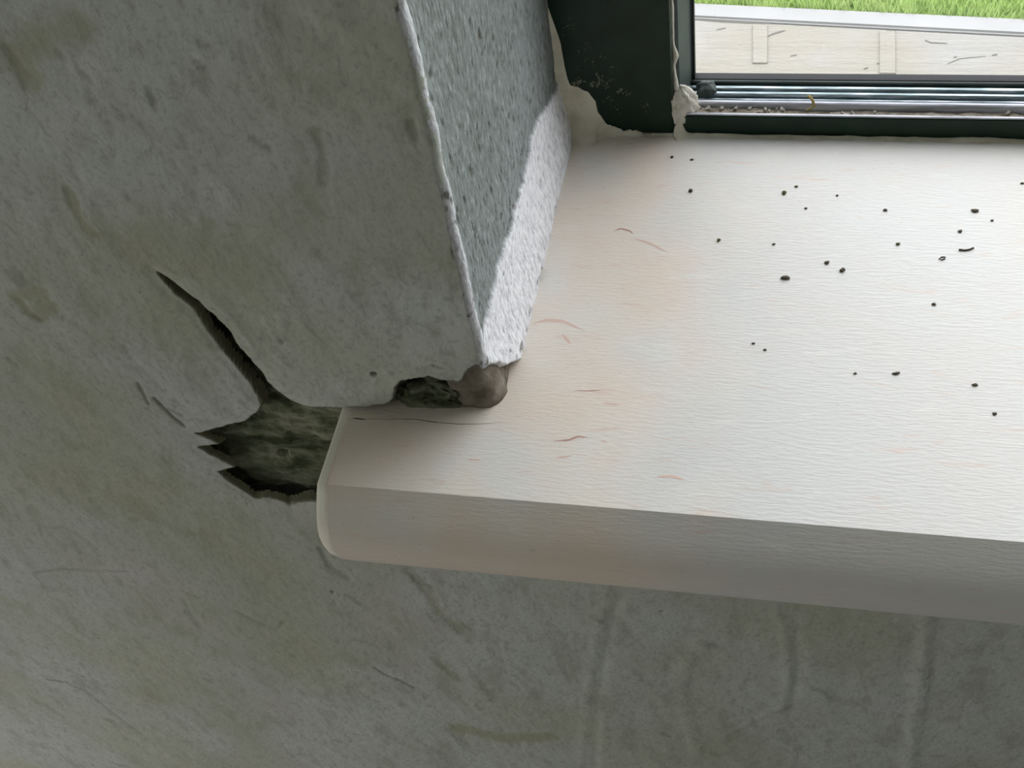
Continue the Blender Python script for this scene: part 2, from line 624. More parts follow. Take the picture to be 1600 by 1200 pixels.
gx = grid1([(-.50, -.165, .0018), (-.165, -R, .0006), (-R, 0.0, .0003), (0.0, .30, .0018)])
gz = grid1([(-.55, -.075, .0018), (-.075, .082, .0006), (.082, .26, .0018)])
X, Z = np.meshgrid(gx, gz, indexing='ij')
ragged = fbm(X, Z, .006, 11, 4, .6) * .0011
sd = signed(X, Z, hole) + ragged

# surface relief of the trowelled render: y grows into the wall
D = -0.0016 * fbm(X, Z, .09, 21, 2) - 0.0005 * fbm(X + .5 * Z, Z * .5, .014, 25, 4) - .00012 * fbm(X, Z, .003, 31, 2)
D *= sst(-.0, .03, np.hypot(X, np.maximum(Z, 0)) + (Z < 0) * .0 + .006) * .9 + .1
stain = np.zeros(X.shape)
olive = np.zeros(X.shape)


def mark(pts, wpx, depth, dark, oliv=0.0, soft=1.0):
    """scratch, ridge or stain on the wall: widths in mm of wall, depth > 0 cuts in"""
    global D, stain, olive
    q = [fr_(*p) for p in pts]
    if len(q) == 1:
        q = [q[0], (q[0][0] + 1e-5, q[0][1])]
    d = polydist(X, Z, q) + fbm(X, Z, .004, 77, 3) * wpx * .0004
    f = 1 - sst(wpx * .0002, wpx * .0005 * (1 + soft), d)
    D = D + f * depth * .001
    stain = np.maximum(stain, f * dark)
    olive = np.maximum(olive, f * oliv)


# scratches, dents and dirt
mark([(30, 470), (42, 488), (62, 500)], 2.2, .6, .45, .6)
mark([(30, 462), (60, 455), (78, 478), (60, 492)], 6, .3, .10, .6)
mark([(12, 560), (24, 570)], 2, .5, .5)
mark([(215, 600), (226, 620), (232, 632)], 1.3, .5, .55)
mark([(240, 624), (256, 640), (272, 655), (288, 668)], 1.3, .6, .75)
mark([(262, 640), (284, 652)], 1.0, .3, .4)
mark([(583, 587)], 2.6, 2.2, .95, soft=.4)
mark([(710, 400)], 1.8, 1.2, .9, soft=.4)
mark([(385, 791)], 2.6, 1.5, .85, soft=.3)
mark([(520, 925)], 1.6, 1.2, 1.0, soft=.3)
mark([(510, 923), (530, 929)], 1.0, 1.0, 1.0, soft=.2)
mark([(540, 931), (562, 934)], .7, .4, .5)
mark([(1034, 955)], 1.1, 1.2, 1.0, soft=.3)
mark([(708, 1087)], 1.2, 1.2, .9, soft=.3)
mark([(585, 1043), (603, 1055), (625, 1064), (648, 1076)], 1.3, .6, .6)
mark([(55, 895), (95, 890), (150, 893), (200, 893)], 1.6, .5, .35, .4)
mark([(75, 827), (100, 826), (125, 838), (150, 858)], 1.6, .4, .25, .35)
mark([(72, 1063), (105, 1067), (125, 1077)], 1.3, .4, .5)
mark([(130, 1075), (165, 1105), (205, 1135), (222, 1148)], 1.8, .5, .25)
mark([(285, 935), (300, 960), (318, 985)], 1.8, .5, .2)
mark([(285, 922), (312, 933)], 1.6, .4, .45)
mark([(370, 955), (395, 968), (430, 985), (445, 972)], 1.6, .4, .3, .3)
mark([(180, 780), (215, 790)], 9, .2, .0, .55)
mark([(236, 810), (290, 835), (340, 840)], 6, .3, .1, .45)
mark([(640, 890), (665, 915), (690, 960), (720, 985)], 5, .5, .12, .4)
mark([(655, 912), (675, 918)], 1.6, .6, .5)
mark([(560, 1000), (590, 1010)], 4, .3, .25, .4)
mark([(680, 1030), (715, 1062)], 5, .4, .25, .5)
mark([(720, 1140), (790, 1155), (860, 1150)], 9, .3, .10, .7)
mark([(120, 40), (60, 60), (30, 90), (45, 125)], 9, .4, .0, .6)
mark([(10, 75), (40, 115), (38, 130)], 3, .3, .3, .6)
mark([(232, 140), (241, 162)], 2.2, .5, .45)
mark([(310, 65), (325, 75), (342, 80)], 1.6, .4, .35)
mark([(305, 98), (320, 108)], 2, .4, .35)
mark([(395, 215), (410, 228), (420, 232)], 1.8, .4, .4)
mark([(495, 205), (505, 235), (507, 285)], 3, .5, .25, .3)
mark([(105, 295), (125, 345), (150, 370)], 3, .4, .1, .6)
mark([(90, 80), (100, 92)], 2, .4, .4)
mark([(122, 108), (140, 126)], 1.6, .4, .4)
mark([(250, 380), (330, 400), (380, 420)], 26, .0, .0, .45)
mark([(60, 420), (120, 450), (150, 520)], 20, .0, .0, .25)
mark([(640, 190), (648, 215)], 2, .5, .5)
mark([(440, 535)], 1.4, .4, .35)
mark([(675, 575), (690, 580)], 1.2, .4, .3)
mark([(1130, 950)], 1.5, .4, .3)
mark([(1370, 1032)], 1.6, .5, .4)
mark([(1455, 972)], 1.6, .5, .4)
mark([(1035, 1145), (1045, 1150)], 2.2, .4, .4)
mark([(1005, 1132)], 1.2, .4, .5)
mark([(500, 860), (515, 885), (545, 905)], 3, .6, .2, .1)
# trowel ridges standing proud of the surface
for pts, ww, h in (([(950, 905), (935, 985), (918, 1070), (908, 1200)], 2.2, -.5),
                   ([(1212, 945), (1228, 1005), (1232, 1060), (1218, 1108)], 2.6, -.5),
                   ([(1130, 1152), (1180, 1125), (1235, 1100)], 1.5, -.45),
                   ([(1245, 1165), (1235, 1200)], 2.0, -.5),
                   ([(968, 930), (952, 1000), (934, 1090), (930, 1200)], 3.0, .5),
                   ([(1245, 965), (1250, 1040), (1240, 1110)], 3.0, .6),
                   ([(1450, 960), (1440, 1060), (1420, 1200)], 5, -.8),
                   ([(730, 1050), (760, 1090)], 5, -.5),
                   ([(1100, 1000), (1060, 1060), (1090, 1180)], 6, -.5)):
    mark(pts, ww, h, 0.0)
olive = np.maximum(olive, .35 * sst(.05, .45, fbm(X, Z, .10, 55, 3)))
stain = np.maximum(stain, .35 * sst(.45, .75, fbm(X + .4 * Z, Z * .7, .012, 58, 3)) * sst(.0, .3, fbm(X, Z, .08, 61, 2)))

# the edge of the plaster rolls back into the hole
edge_w = .0016 + .0030 * sst(-.085, -.105, X) * sst(.0, .03, Z + .03) * (X < -.06)
cliff = 1 - sst(-.0011, .0006, sd)
D = D + cliff * (.0028 + .0020 * sst(-.11, -.095, X) + .0035 * sst(-.075, -.06, X)) - .0004 * (1 - sst(.0006, .004, sd)) * (sd > .0)
lowleft = sst(-.060, -.075, X)
D = D + lowleft * .0010 * (1 - sst(.0, .006, sd))
# rounded, slightly chewed arris of the corner
edge_n = .0009 * fbm(Z, Z * 0 + 3, .012, 71, 4)
t_ = np.clip((X + R) / R, 0, 1)
arc = R - np.sqrt(np.maximum(R * R - (t_ * R) ** 2, 0))
above = (Z > -.0005)
Yf = D * np.where(above, 1 - t_, 1) + np.where(above, arc, 0)
Xf = X + np.where(above & (X > -.02), edge_n * sst(-.02, 0, X), 0)
keep = sd > -.0012
keep &= ~((X > 1e-6) & (Z > -.0021))
keep &= ~((X > -.052) & (Z < -.003) & (Z > -.052))
cut = (sd < .0004)
stain = np.maximum(stain, 1.25 * (1 - sst(.0000, .0011, sd)))
wall = sheet('wall_front', Xf, Yf, Z, keep, M_WALL, attrs={'stain': np.clip(stain, 0, 1), 'olive': np.clip(olive, 0, 1)})
tag(wall, 'grey stained cement plaster wall with a ragged hole beside the sill', kind='structure')

# ------------------------------------------------------------------ reveal (side of the window opening)
gu = grid1([(R, .060, .0005), (.060, .180, .0007)])
gz2 = grid1([(-.002, .090, .0005), (.090, .30, .0009)])
U, Z2 = np.meshgrid(gu, gz2, indexing='ij')
sd2 = signed(U, Z2, hole) + fbm(U, Z2, .006, 11, 4, .6) * .0011
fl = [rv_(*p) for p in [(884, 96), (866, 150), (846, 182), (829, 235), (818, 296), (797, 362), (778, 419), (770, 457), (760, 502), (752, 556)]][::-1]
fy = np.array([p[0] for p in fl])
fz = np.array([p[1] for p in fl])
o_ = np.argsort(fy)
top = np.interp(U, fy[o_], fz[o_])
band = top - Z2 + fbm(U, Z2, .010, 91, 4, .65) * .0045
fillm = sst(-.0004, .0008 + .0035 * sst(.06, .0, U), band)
rough_ = fbm(U * 2.4, Z2, .0045, 93, 4, .65)
pits = sst(.42, .62, fbm(U * 2.0, Z2 * .9, .0050, 97, 3, .6))
edge_n2 = .0009 * fbm(Z2, Z2 * 0 + 3, .012, 71, 4)
off = -.0016 + .0014 * fillm + .0040 * sst(.0, 1, np.clip((.030 - Z2) / .030, 0, 1)) * fillm + .0008 * fbm(U, Z2, .05, 95, 2)
off = off * sst(R - .001, .012, U) + edge_n2 * (1 - sst(R, .02, U))
off = off + .00035 * rough_ * sst(R - .0005, R + .003, U) - .0007 * pits * sst(R, R + .004, U) * (1 - .6 * fillm)
stain2 = .75 * pits * (1 - .75 * fillm)


def spot(px, py, rpx, deep=.001):
    global stain2, off
    u, z = rv_(px, py)
    z = max(z, .0008)
    d = np.hypot((U - u) * .6, Z2 - z) + fbm(U, Z2, .003, 99, 2) * .0003
    f = 1 - sst(rpx * .00010, rpx * .00026, d)
    stain2 = np.maximum(stain2, f)
    off = off - f * deep


for s in ((711, 400, 8), (833, 425, 6), (831, 436, 5), (827, 441, 5), (816, 487, 7), (802, 541, 7), (813, 524, 3), (858, 338, 5),
          (843, 247, 5), (822, 236, 5), (806, 322, 4), (808, 342, 4), (788, 338, 4), (787, 428, 3), (790, 548, 3), (655, 68, 7),
          (680, 118, 7), (672, 112, 4), (688, 190, 5), (768, 56, 5), (792, 85, 5), (803, 182, 5), (828, 200, 4), (785, 100, 5),
          (766, 74, 4), (753, 200, 4), (720, 330, 6), (835, 160, 5), (840, 140, 5), (826, 214, 5), (719, 345, 4)):
    spot(*s)
cliff2 = 1 - sst(-.0011, .0006, sd2)
off = off - cliff2 * .004
keep2 = sd2 > -.0012
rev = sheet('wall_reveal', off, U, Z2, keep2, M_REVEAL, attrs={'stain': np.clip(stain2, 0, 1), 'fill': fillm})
tag(rev, 'rough pitted plaster window reveal, whiter along the sill', kind='structure')

# raised bead along the corner arris; its pale colour stands in for window light
bz = np.arange(.030, .30, .0006)
ang = np.linspace(.12, math.pi / 2 + .35, 12)
BZ, A = np.meshgrid(bz, ang, indexing='ij')
wn_ = 1 + .5 * fbm(BZ, BZ * 0 + 5, .014, 121, 4) + .35 * fbm(BZ, A * .004, .004, 131, 3)
rr = R * (.93 + .10 * wn_ + .07 * fbm(BZ, A * .004, .0035, 135, 3))
ex = .0009 * fbm(BZ, BZ * 0 + 3, .012, 71, 4)
BX = -R + rr * np.sin(A) * 1.0 + ex
BY = R - rr * np.cos(A)
bd = sheet('lit_corner_bead', BX, BY, BZ, np.ones(BX.shape, bool), M_REVEAL, rev,
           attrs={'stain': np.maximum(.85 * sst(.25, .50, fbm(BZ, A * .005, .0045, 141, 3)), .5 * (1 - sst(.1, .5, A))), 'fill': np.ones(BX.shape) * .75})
bd['label'] = 'chipped plaster arris, window light put in as pale colour'

# ------------------------------------------------------------------ exposed masonry behind the hole, mortar lump
mx_ = grid1([(-.150, -.0065, .0007)])
mz_ = grid1([(-.075, .090, .0007)])
MX, MZ = np.meshgrid(mx_, mz_, indexing='ij')
deep = .0105 * sst(-.058, -.072, MX) + .0062 * (1 - sst(-.058, -.072, MX))
lay = fbm(MX * .5 + .12 * MZ, MZ * 1.6 + .25 * MX, .012, 151, 4, .6)
MY = deep - .0042 * lay - .0014 * fbm(MX, MZ, .005, 161, 3) + .0025 * sst(.0, .5, lay)
MY = np.maximum(MY, .0022)
q = fr_(430, 742)
MY += .006 * (1 - sst(.0010, .0028, np.hypot(MX - q[0], MZ - q[1])))
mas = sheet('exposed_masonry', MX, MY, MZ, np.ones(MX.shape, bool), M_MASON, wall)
mas['label'] = 'dark rough masonry inside the hole'


def lump(name, foot, z0, z1, mat, parent, seed, amp=.0012, lean=0.0):
    """rough chunk: footprint ring lifted in rings with noise"""
    rnd = random.Random(seed)
    n, m = 44, 16
    pts = []
    P = np.array(foot)
    seg = np.hypot(*(np.roll(P, -1, 0) - P).T)
    cum = np.concatenate([[0], np.cumsum(seg)])
    for i in range(n):
        s = cum[-1] * i / n
        k = int(np.searchsorted(cum, s, side='right') - 1)
        t0 = (s - cum[k]) / (seg[k] + 1e-12)
        pts.append(P[k] * (1 - t0) + P[(k + 1) % len(P)] * t0)
    pts = np.array(pts)
    c = pts.mean(0)
    bm = bmesh.new()
    rings = []
    for j in range(m + 1):
        tt = j / m
        sc = math.sqrt(max(0.0, 1 - max(0, (tt - .45) / .55) ** 2.2)) * .999 + .001
        ring = []
        for i in range(n):
            p = c + (pts[i] - c) * sc
            a = amp * (.5 * math.sin(i * .9 + seed + tt * 5) * math.sin(tt * 9 + i * .31) + .5 * rnd.uniform(-1, 1) * .5) * min(1, tt * 4 + .3)
            dvec = (pts[i] - c) / (np.hypot(*(pts[i] - c)) + 1e-9)
            p = p + dvec * a
            ring.append(bm.verts.new((p[0] - lean * tt, p[1], z0 + (z1 - z0) * tt + amp * .4 * rnd.uniform(-1, 1) * (tt > .1))))
        rings.append(ring)
    for j in range(m):
        for i in range(n):
            bm.faces.new((rings[j][i], rings[j][(i + 1) % n], rings[j + 1][(i + 1) % n], rings[j + 1][i]))
    bm.faces.new(rings[0][::-1])
    bm.faces.new(rings[-1])
    bmesh.ops.recalc_face_normals(bm, faces=bm.faces[:])
    me = bpy.data.meshes.new(name)
    bm.to_mesh(me)
    bm.free()
    return link(name, me, mat, parent)


def gp(x, y):
    p = at(x, y, 2, 0.0)
    return (p[0], p[1])


lm = lump('mortar_lump', [gp(716, 636), gp(745, 637), gp(767, 637), gp(781, 630), gp(794, 613), (-.0002, .0165), (-.0006, .026), (-.005, .03), (-.016, .03), (-.018, .01)],
          .0001, .046, M_MORTAR, wall, 3, .0012, .0055)
lm['label'] = 'brown mortar lump at the corner above the sill'
lm2 = lump('mortar_lump', [gp(640, 637), gp(675, 638), gp(722, 638), (-.018, .012), (-.036, .014), (-.040, .006)], .0001, .013, M_MASON, wall, 8, .0026)
lm2['label'] = 'low dark mortar crumbled on the sill edge'

# solid body of the wall behind the plaster, and the rest of the wall around it
core = boxes('wall_core', [
    (-.49, -.0085, .017, .172, .0005, .29), (-.49, .29, .017, .19, -.545, -.058), (-.49, -.068, .017, .172, -.058, .0005),
    (RX0, -.495, .001, .19, FZ - .05, CZ), (-.495, RX1, .001, .19, FZ - .05, -.545), (.295, RX1, .001, .19, -.545, -.056),
    (-.495, -.002, .001, .172, .255, CZ), (-.002, RX1, .001, .19, OZ1, CZ), (OX1, RX1, .001, .19, -.056, OZ1)], M_WALL, wall)

# ------------------------------------------------------------------ marble sill slab
prof = [(-.0345, 0.0), (-.0376, -.0030), (-.0412, -.0066), (-.0446, -.0105), (-.0466, -.0142), (-.0480, -.0185), (-.0482, -.0245),
        (-.0468, -.0310), (-.0440, -.0375), (-.0405, -.0440), (-.0355, -.0495), (-.0295, -.0530), (-.0220, -.0550)]
P = np.array(prof)


def inset(k):
    """profile moved inwards by k (top edge down, nose back, bottom up)"""
    out = []
    n = len(P)
    for i in range(n):
        a, b = P[max(i - 1, 0)], P[min(i + 1, n - 1)]
        tx, tz = b - a
        L = math.hypot(tx, tz)
        nx, nz = -tz / L, tx / L      # points inwards
        out.append((P[i][0] + nx * k, P[i][1] + nz * k))
    out[0] = (-.0345 + k * .6, -k)
    out[-1] = (P[-1][0], P[-1][1] + k)
    return out


ny = 40
sx = [(-.0640, .0062), (-.0638, .0044), (-.0630, .0024), (-.0615, .0010), (-.0590, .0002), (-.0578, .0)]
sx += [(x, 0.0) for x in np.linspace(-.056, OX1, 140)]
bm = bmesh.new()
rows = []
for x, k in sx:
    pr_ = inset(k) if k else prof
    row = [bm.verts.new((x, y, z)) for y, z in pr_]
    row += [bm.verts.new((x, -.0220 + (.178 + .022) * j / 6, -.055 + k)) for j in range(1, 7)]
    row += [bm.verts.new((x, .178 - (.178 + pr_[0][0] * -1) * j / ny + 0, -k)) for j in range(0, ny)]
    rows.append(row)
n = len(rows[0])
for a, b in zip(rows[:-1], rows[1:]):
    for i in range(n):
        bm.faces.new((a[i], b[i], b[(i + 1) % n], a[(i + 1) % n]))
bm.faces.new(rows[0])
bm.faces.new(rows[-1][::-1])
bmesh.ops.recalc_face_normals(bm, faces=bm.faces[:])
me = bpy.data.meshes.new('window_sill')
bm.to_mesh(me)
bm.free()
me.materials.append(M_MARBLE)
me.materials.append(M_CHAMFER)
for p in me.polygons:
    p.use_smooth = True
    if p.center.x < -.0585:
        p.material_index = 1
for e in me.edges:
    v0, v1 = (me.vertices[i].co for i in e.vertices)
    if abs(v0.z) < 1e-6 and abs(v1.z) < 1e-6 and abs(v0.y + .0345) < 1e-5 and abs(v1.y + .0345) < 1e-5:
        e.use_edge_sharp = True
    if abs(v0.x + .0578) < 1e-6 and abs(v1.x + .0578) < 1e-6:
        e.use_edge_sharp = True
sill = link('window_sill', me, None, smooth=False)
tag(sill, 'cream marble window sill slab with rounded nose and chamfered left end', 'window sill')


def ribbon(name, pts, wmm, mat, parent, z=.00006, taper=True):
    """thin vein lying flush in the sill top; pts in photograph pixels"""
    P3 = [at(x, y, 2, 0.0) for x, y in pts]
    Q = []
    for a, b in zip(P3[:-1], P3[1:]):
        for k in range(6):
            Q.append(a + (b - a) * k / 6)
    Q.append(P3[-1])
    Q = np.array(Q)
    if len(Q) > 8:
        Q[1:-1] = (Q[:-2] + Q[1:-1] * 2 + Q[2:]) / 4
    bm = bmesh.new()
    prev = None
    N = len(Q)
    rnd = random.Random(N)
    for i in range(N):
        d = Q[min(i + 1, N - 1)] - Q[max(i - 1, 0)]
        nrm = np.array([-d[1], d[0], 0]) / (np.hypot(d[0], d[1]) + 1e-9)
        s = math.sin(math.pi * (i + .3) / (N - .4)) if taper else 1
        hw = wmm * .0005 * max(.12, s) * rnd.uniform(.75, 1.2)
        a = bm.verts.new((Q[i][0] + nrm[0] * hw, Q[i][1] + nrm[1] * hw, z))
        b = bm.verts.new((Q[i][0] - nrm[0] * hw, Q[i][1] - nrm[1] * hw, z))
        if prev:
            bm.faces.new((prev[0], prev[1], b, a))
        prev = (a, b)
    bmesh.ops.recalc_face_normals(bm, faces=bm.faces[:])
    me = bpy.data.meshes.new(name)
    bm.to_mesh(me)
    bm.free()
    return link(name, me, mat, parent, smooth=False)


hc = ribbon('hairline_crack', [(545, 654), (600, 655), (650, 655), (680, 660), (720, 663), (762, 662), (790, 660)], .35, M_CRACK, sill)
hc['label'] = 'thin dark hairline crack'
ribbon('hairline_crack', [(550, 653), (572, 656)], .8, M_CRACK, sill, .00009)['label'] = 'thin dark hairline crack'
for pts, ww, mt in (([(958, 362), (970, 357), (984, 361), (990, 366)], 1.0, M_VEIN),
                    ([(897, 610), (918, 611), (943, 609)], .5, M_VEIN),
                    ([(865, 689), (888, 688), (903, 682), (921, 684)], 1.0, M_VEIN),
                    ([(834, 505), (855, 500), (880, 502), (915, 518)], 1.8, M_VEIN2),
                    ([(878, 522), (892, 538)], 1.6, M_VEIN2),
                    ([(730, 718), (752, 719)], .7, M_VEIN2),
                    ([(938, 688), (950, 692)], .8, M_VEIN2),
                    ([(867, 716), (895, 712)], 1.0, M_VEIN2),
                    ([(1025, 745), (1050, 744), (1070, 750)], 1.4, M_VEIN2),
                    ([(990, 372), (1020, 382), (1045, 396)], 1.2, M_VEIN2),
                    ([(940, 630), (972, 632)], .9, M_VEIN2)):
    ribbon('pink_vein', pts, ww, mt, sill)

# ------------------------------------------------------------------ window frame
win = empty('window_1', (0, YF, 0))
tag(win, 'dark green framed window with dirty sill track and clear pane', kind='structure')


def wpart(o, label=None):
    o.location = (0, -YF, 0)
    if label:
        o['label'] = label
    return o


GXL = .0560     # left edge of the glass
YG = .1900      # glass plane
wpart(boxes('frame_jamb', [(-.002, .0487, YF, YF + .0050, .0002, OZ1)], M_GREEN, win, .0006), 'broad dark green jamb face')
wpart(quad_slab('jamb_return', [(-.002, YF + .0052), (.0500, YF + .0052), (.0512, YF + .0062), (.0546, YF + .0240), (.0554, YF + .0248), (.0554, YF + .030), (-.002, YF + .030)], .0002, OZ1, M_SIDE, win),
      'grey green side of the jamb')
wpart(boxes('frame_jamb', [(OX1 - .047, OX1, YF, YF + .030, .0002, OZ1)], M_GREEN, win, .0006))
wpart(boxes('frame_head', [(-.002, OX1, YF, YF + .030, OZ1 - .04, OZ1)], M_GREEN, win, .0006))
XR = OX1 - .047
wpart(profile_x('bottom_rail', [(YF, .0002), (YF, .0100), (YF + .0006, .0106), (YF + .0016, .0106), (YF + .0018, .0060),
                                (YF + .0295, .0060), (YF + .0295, .0002)], .0487, XR, M_GREEN, win), 'dark green lip of the bottom rail')
wpart(profile_x('rail_highlight', [(YF + .0002, .01062), (YF + .0014, .01062), (YF + .0013, .0112), (YF + .0004, .0112)], .0520, XR, M_ALU, win), 'pale strip for the highlight on the rail edge')  # highlight along the lip, added as a pale strip
# dust-filled channel
cx_ = grid1([(.050, .32, .0007), (.32, XR, .01)])
cy_ = np.linspace(YF + .0016, YF + .0078, 12)
CX, CY = np.meshgrid(cx_, cy_, indexing='ij')
CZ_ = .0078 + .0011 * fbm(CX, CY, .006, 201, 4, .6) + .0014 * sst(.12, .05, CX) + .0003 * fbm(CX, CY, .02, 205, 2)
wpart(sheet('dust_channel', CX, CY, CZ_, np.ones(CX.shape, bool), M_DUST, win), 'dusty channel full of crumbled plaster')
for y0, y1, zt, mt, lb in ((.0080, .0105, .0112, M_ALU, 'track ridge with sky reflection put into its pale colour'), (.0118, .0124, .0102, M_TRACK, None),
                           (.0134, .0160, .0116, M_TRACK, None), (.0180, .0208, .0110, M_TRACK, None), (.0222, .0245, .0114, M_SIDE, None)):
    wpart(profile_x('track_ridge', [(YF + y0, .0058), (YF + y0 + .0003, zt - .0004), (YF + y0 + .0008, zt), (YF + y1 - .0006, zt), (YF + y1, zt - .0006), (YF + y1, .0058)],
                    .053, XR, mt, win), lb)
wpart(boxes('gasket', [(GXL - .0008, XR, YG - .0012, YG + .0030, .0058, .0116), (GXL - .0008, GXL, YG - .0012, YG + .0030, .0116, OZ1 - .04)], M_RUBBER, win), 'thin black glazing gasket')
wpart(boxes('glass_pane', [(GXL - .0004, XR, YG, YG + .0018, .0112, OZ1 - .04)], M_GLASS, win), 'clear glass pane')

# sealant bead squeezed out beside the jamb, widening to a plaster blob at the foot
bz = np.arange(.004, .30, .0008)
ang = np.linspace(0, math.pi, 9)
BZ, A = np.meshgrid(bz, ang, indexing='ij')
wd = .0006 + .0008 * sst(.034, .020, BZ) + .0007 * (1 - sst(.0, .006, np.abs(BZ - .039))) + .00025 * fbm(BZ, BZ * 0, .008, 211, 3)
sb = sheet('sealant_bead', .0487 + wd * (1 + np.cos(A)) - .0002, YF + .0032 - wd * 1.2 * np.sin(A) + .0012, BZ, np.ones(BZ.shape, bool), M_GYPSUM, win)
wpart(sb, 'narrow white sealant bead beside the jamb')

rnd = random.Random(12)
bm = bmesh.new()
for (px, py, r) in ((906, 80, .7), (922, 72, .6), (941, 90, .9), (935, 125, 1.4), (928, 132, 1.6), (946, 134, 1.2), (972, 142, 1.3),
                    (984, 148, 1.0), (912, 128, 1.6), (900, 132, 1.5), (958, 108, .7), (956, 122, .8), (962, 170, .9), (949, 157, .7),
                    (1008, 168, .8), (886, 42, .8), (898, 40, .6), (916, 90, .8), (925, 98, .7), (940, 118, .9), (905, 110, .7)):
    p = at(px, py, 1, YF)
    for k in range(7):
        s = r * .00045 * rnd.uniform(.3, 1.1)
        mt = Matrix.Translation((p[0] + rnd.gauss(0, 1) * .0013, YF - .00005, p[2] + rnd.gauss(0, 1) * .0013)) @ Matrix.Rotation(rnd.uniform(0, 3), 4, 'Y') @ Matrix.Diagonal((s * rnd.uniform(.8, 2.2), .00018, s * .8, 1))
        bmesh.ops.create_icosphere(bm, subdivisions=1, radius=1, matrix=mt)
me = bpy.data.meshes.new('plaster_splashes')
bm.to_mesh(me)
bm.free()
spl = wpart(link('plaster_splashes', me, M_SPLASH, win), 'dried plaster splashes on the green jamb')
spl['kind'] = 'stuff'

# plaster fillet smeared up over the foot of the jamb and the rail
xs = np.arange(-.002, .235, .0006)
ts = np.linspace(0, 1, 22)
XS, T = np.meshgrid(xs, ts, indexing='ij')
bnd = [(868, 0), (872, 60), (884, 112), (891, 134), (918, 141), (932, 158), (924, 172), (945, 190), (975, 202), (1050, 209)]
bp = np.array([at(x, y, 1, YF)[[0, 2]] for x, y in bnd])
bp[:, 0] = np.maximum.accumulate(bp[:, 0])
bp[0][0] = -.002
H = np.interp(XS, bp[:, 0], bp[:, 1], right=.0006)
H = np.maximum(H, .0006) + .0024 * fbm(XS, XS * 0 + 2, .006, 221, 5, .75) * sst(.0487, .044, XS)
H = np.where(XS > .0487, .0010 + .0010 * fbm(XS, XS * 0 + 2, .012, 225, 4), H)
H = np.where((XS > .0484) & (XS < .058), .0010 + .0085 * np.exp(-((XS - .0512) / .0021) ** 2), H)
H = np.clip(H, .0004, .08)
FZ_ = H * (1 - T) ** 1.3 + .0001
FY_ = YF - .0004 - .0014 * np.sqrt(T) - .0075 * T ** 3 * np.clip(H / .02, .10, 1) - .0006 * fbm(XS, FZ_, .005, 231, 3) * (T > .05)
fil = sheet('plaster_fillet', XS, FY_, FZ_, np.ones(XS.shape, bool), M_SMEAR, rev, flip=True)
fil['label'] = 'plaster smeared over the foot of the green frame'

# blob of gypsum in the corner between jamb and track
blob = lump('plaster_blob', [(.0490, YF - .0006), (.0530, YF - .0004), (.0575, YF + .0012), (.0600, YF + .0060), (.0560, YF + .0100), (.0500, YF + .0100)],
            .0062, .0225, M_GYPSUM, None, 5, .0009, .0020)
tag(blob, 'pale plaster blob wedged between the green jamb and the window track', 'plaster lump')

lump('sealant_lump', [(.0575, YF + .0125), (.0640, YF + .0122), (.0670, YF + .0150), (.0650, YF + .0225), (.0600, YF + .0235), (.0565, YF + .0200)],
     .0060, .0140, M_SIDE, None, 9, .0008, .0)
sl_ = bpy.data.objects['sealant_lump']
tag(sl_, 'grey green sealant lump at the left end of the track ridges', 'sealant')

# crumbs of plaster lying in the channel, a light straw bit, dark grit on the sill
crumbs = [rock_mesh('plaster_crumb', 1, 300 + k, 2, .3) for k in range(5)]
for me in crumbs:
    me.materials.append(M_GYPSUM)
rnd = random.Random(77)
cr_named = [(1092, 160, 2.0, 'largest pale plaster crumb beside the blob at the left end of the track'),
            (1108, 158, 1.8, 'pale angular crumb in the track just right of the largest crumb'),
            (1128, 163, 1.6, 'pale rounded crumb in the track below the smudged ridge end'),
            (1150, 166, 1.5, 'pale crumb lying lone in the left third of the dusty track'),
            (1172, 163, 1.4, 'pale flaky crumb in the track below the first window slab outside'),
            (1196, 168, 1.3, 'small pale crumb in the track near the left part of the pane'),
            (1222, 169, 1.5, 'pale crumb in the track just left of the straw bit'),
            (1575, 173, 1.5, 'pale round crumb alone at the far right of the dusty track')]
for i, (px, py, s, lb) in enumerate(cr_named):
    p = at(px, py, 2, .0092)
    o = bpy.data.objects.new('plaster_crumb', crumbs[i % 5])
    COL.objects.link(o)
    o.location = (p[0], min(max(p[1], YF + .0024), YF + .0068), .0088 + .0002 * s)
    o.scale = (s * .00075, s * .0006, s * .0005)
    o.rotation_euler = (rnd.random() * 3, rnd.random() * 3, rnd.random() * 3)
    tag(o, lb, 'plaster crumb', 'plaster crumbs in the window track')
for i in range(26):
    x = .058 + rnd.random() ** 1.6 * .10
    o = bpy.data.objects.new('plaster_crumb', crumbs[i % 5])
    COL.objects.link(o)
    s = rnd.uniform(.4, 1.1)
    o.location = (x, YF + rnd.uniform(.0024, .0068), .0087 + .0002 * s + .0010 * max(0, (.12 - x) / .07))
    o.scale = (s * .00075, s * .0006, s * .0005)
    o.rotation_euler = (rnd.random() * 3, rnd.random() * 3, rnd.random() * 3)
    tag(o, 'tiny pale plaster crumb scattered in the dusty window track', 'plaster crumb', 'tiny plaster crumbs in the window track')

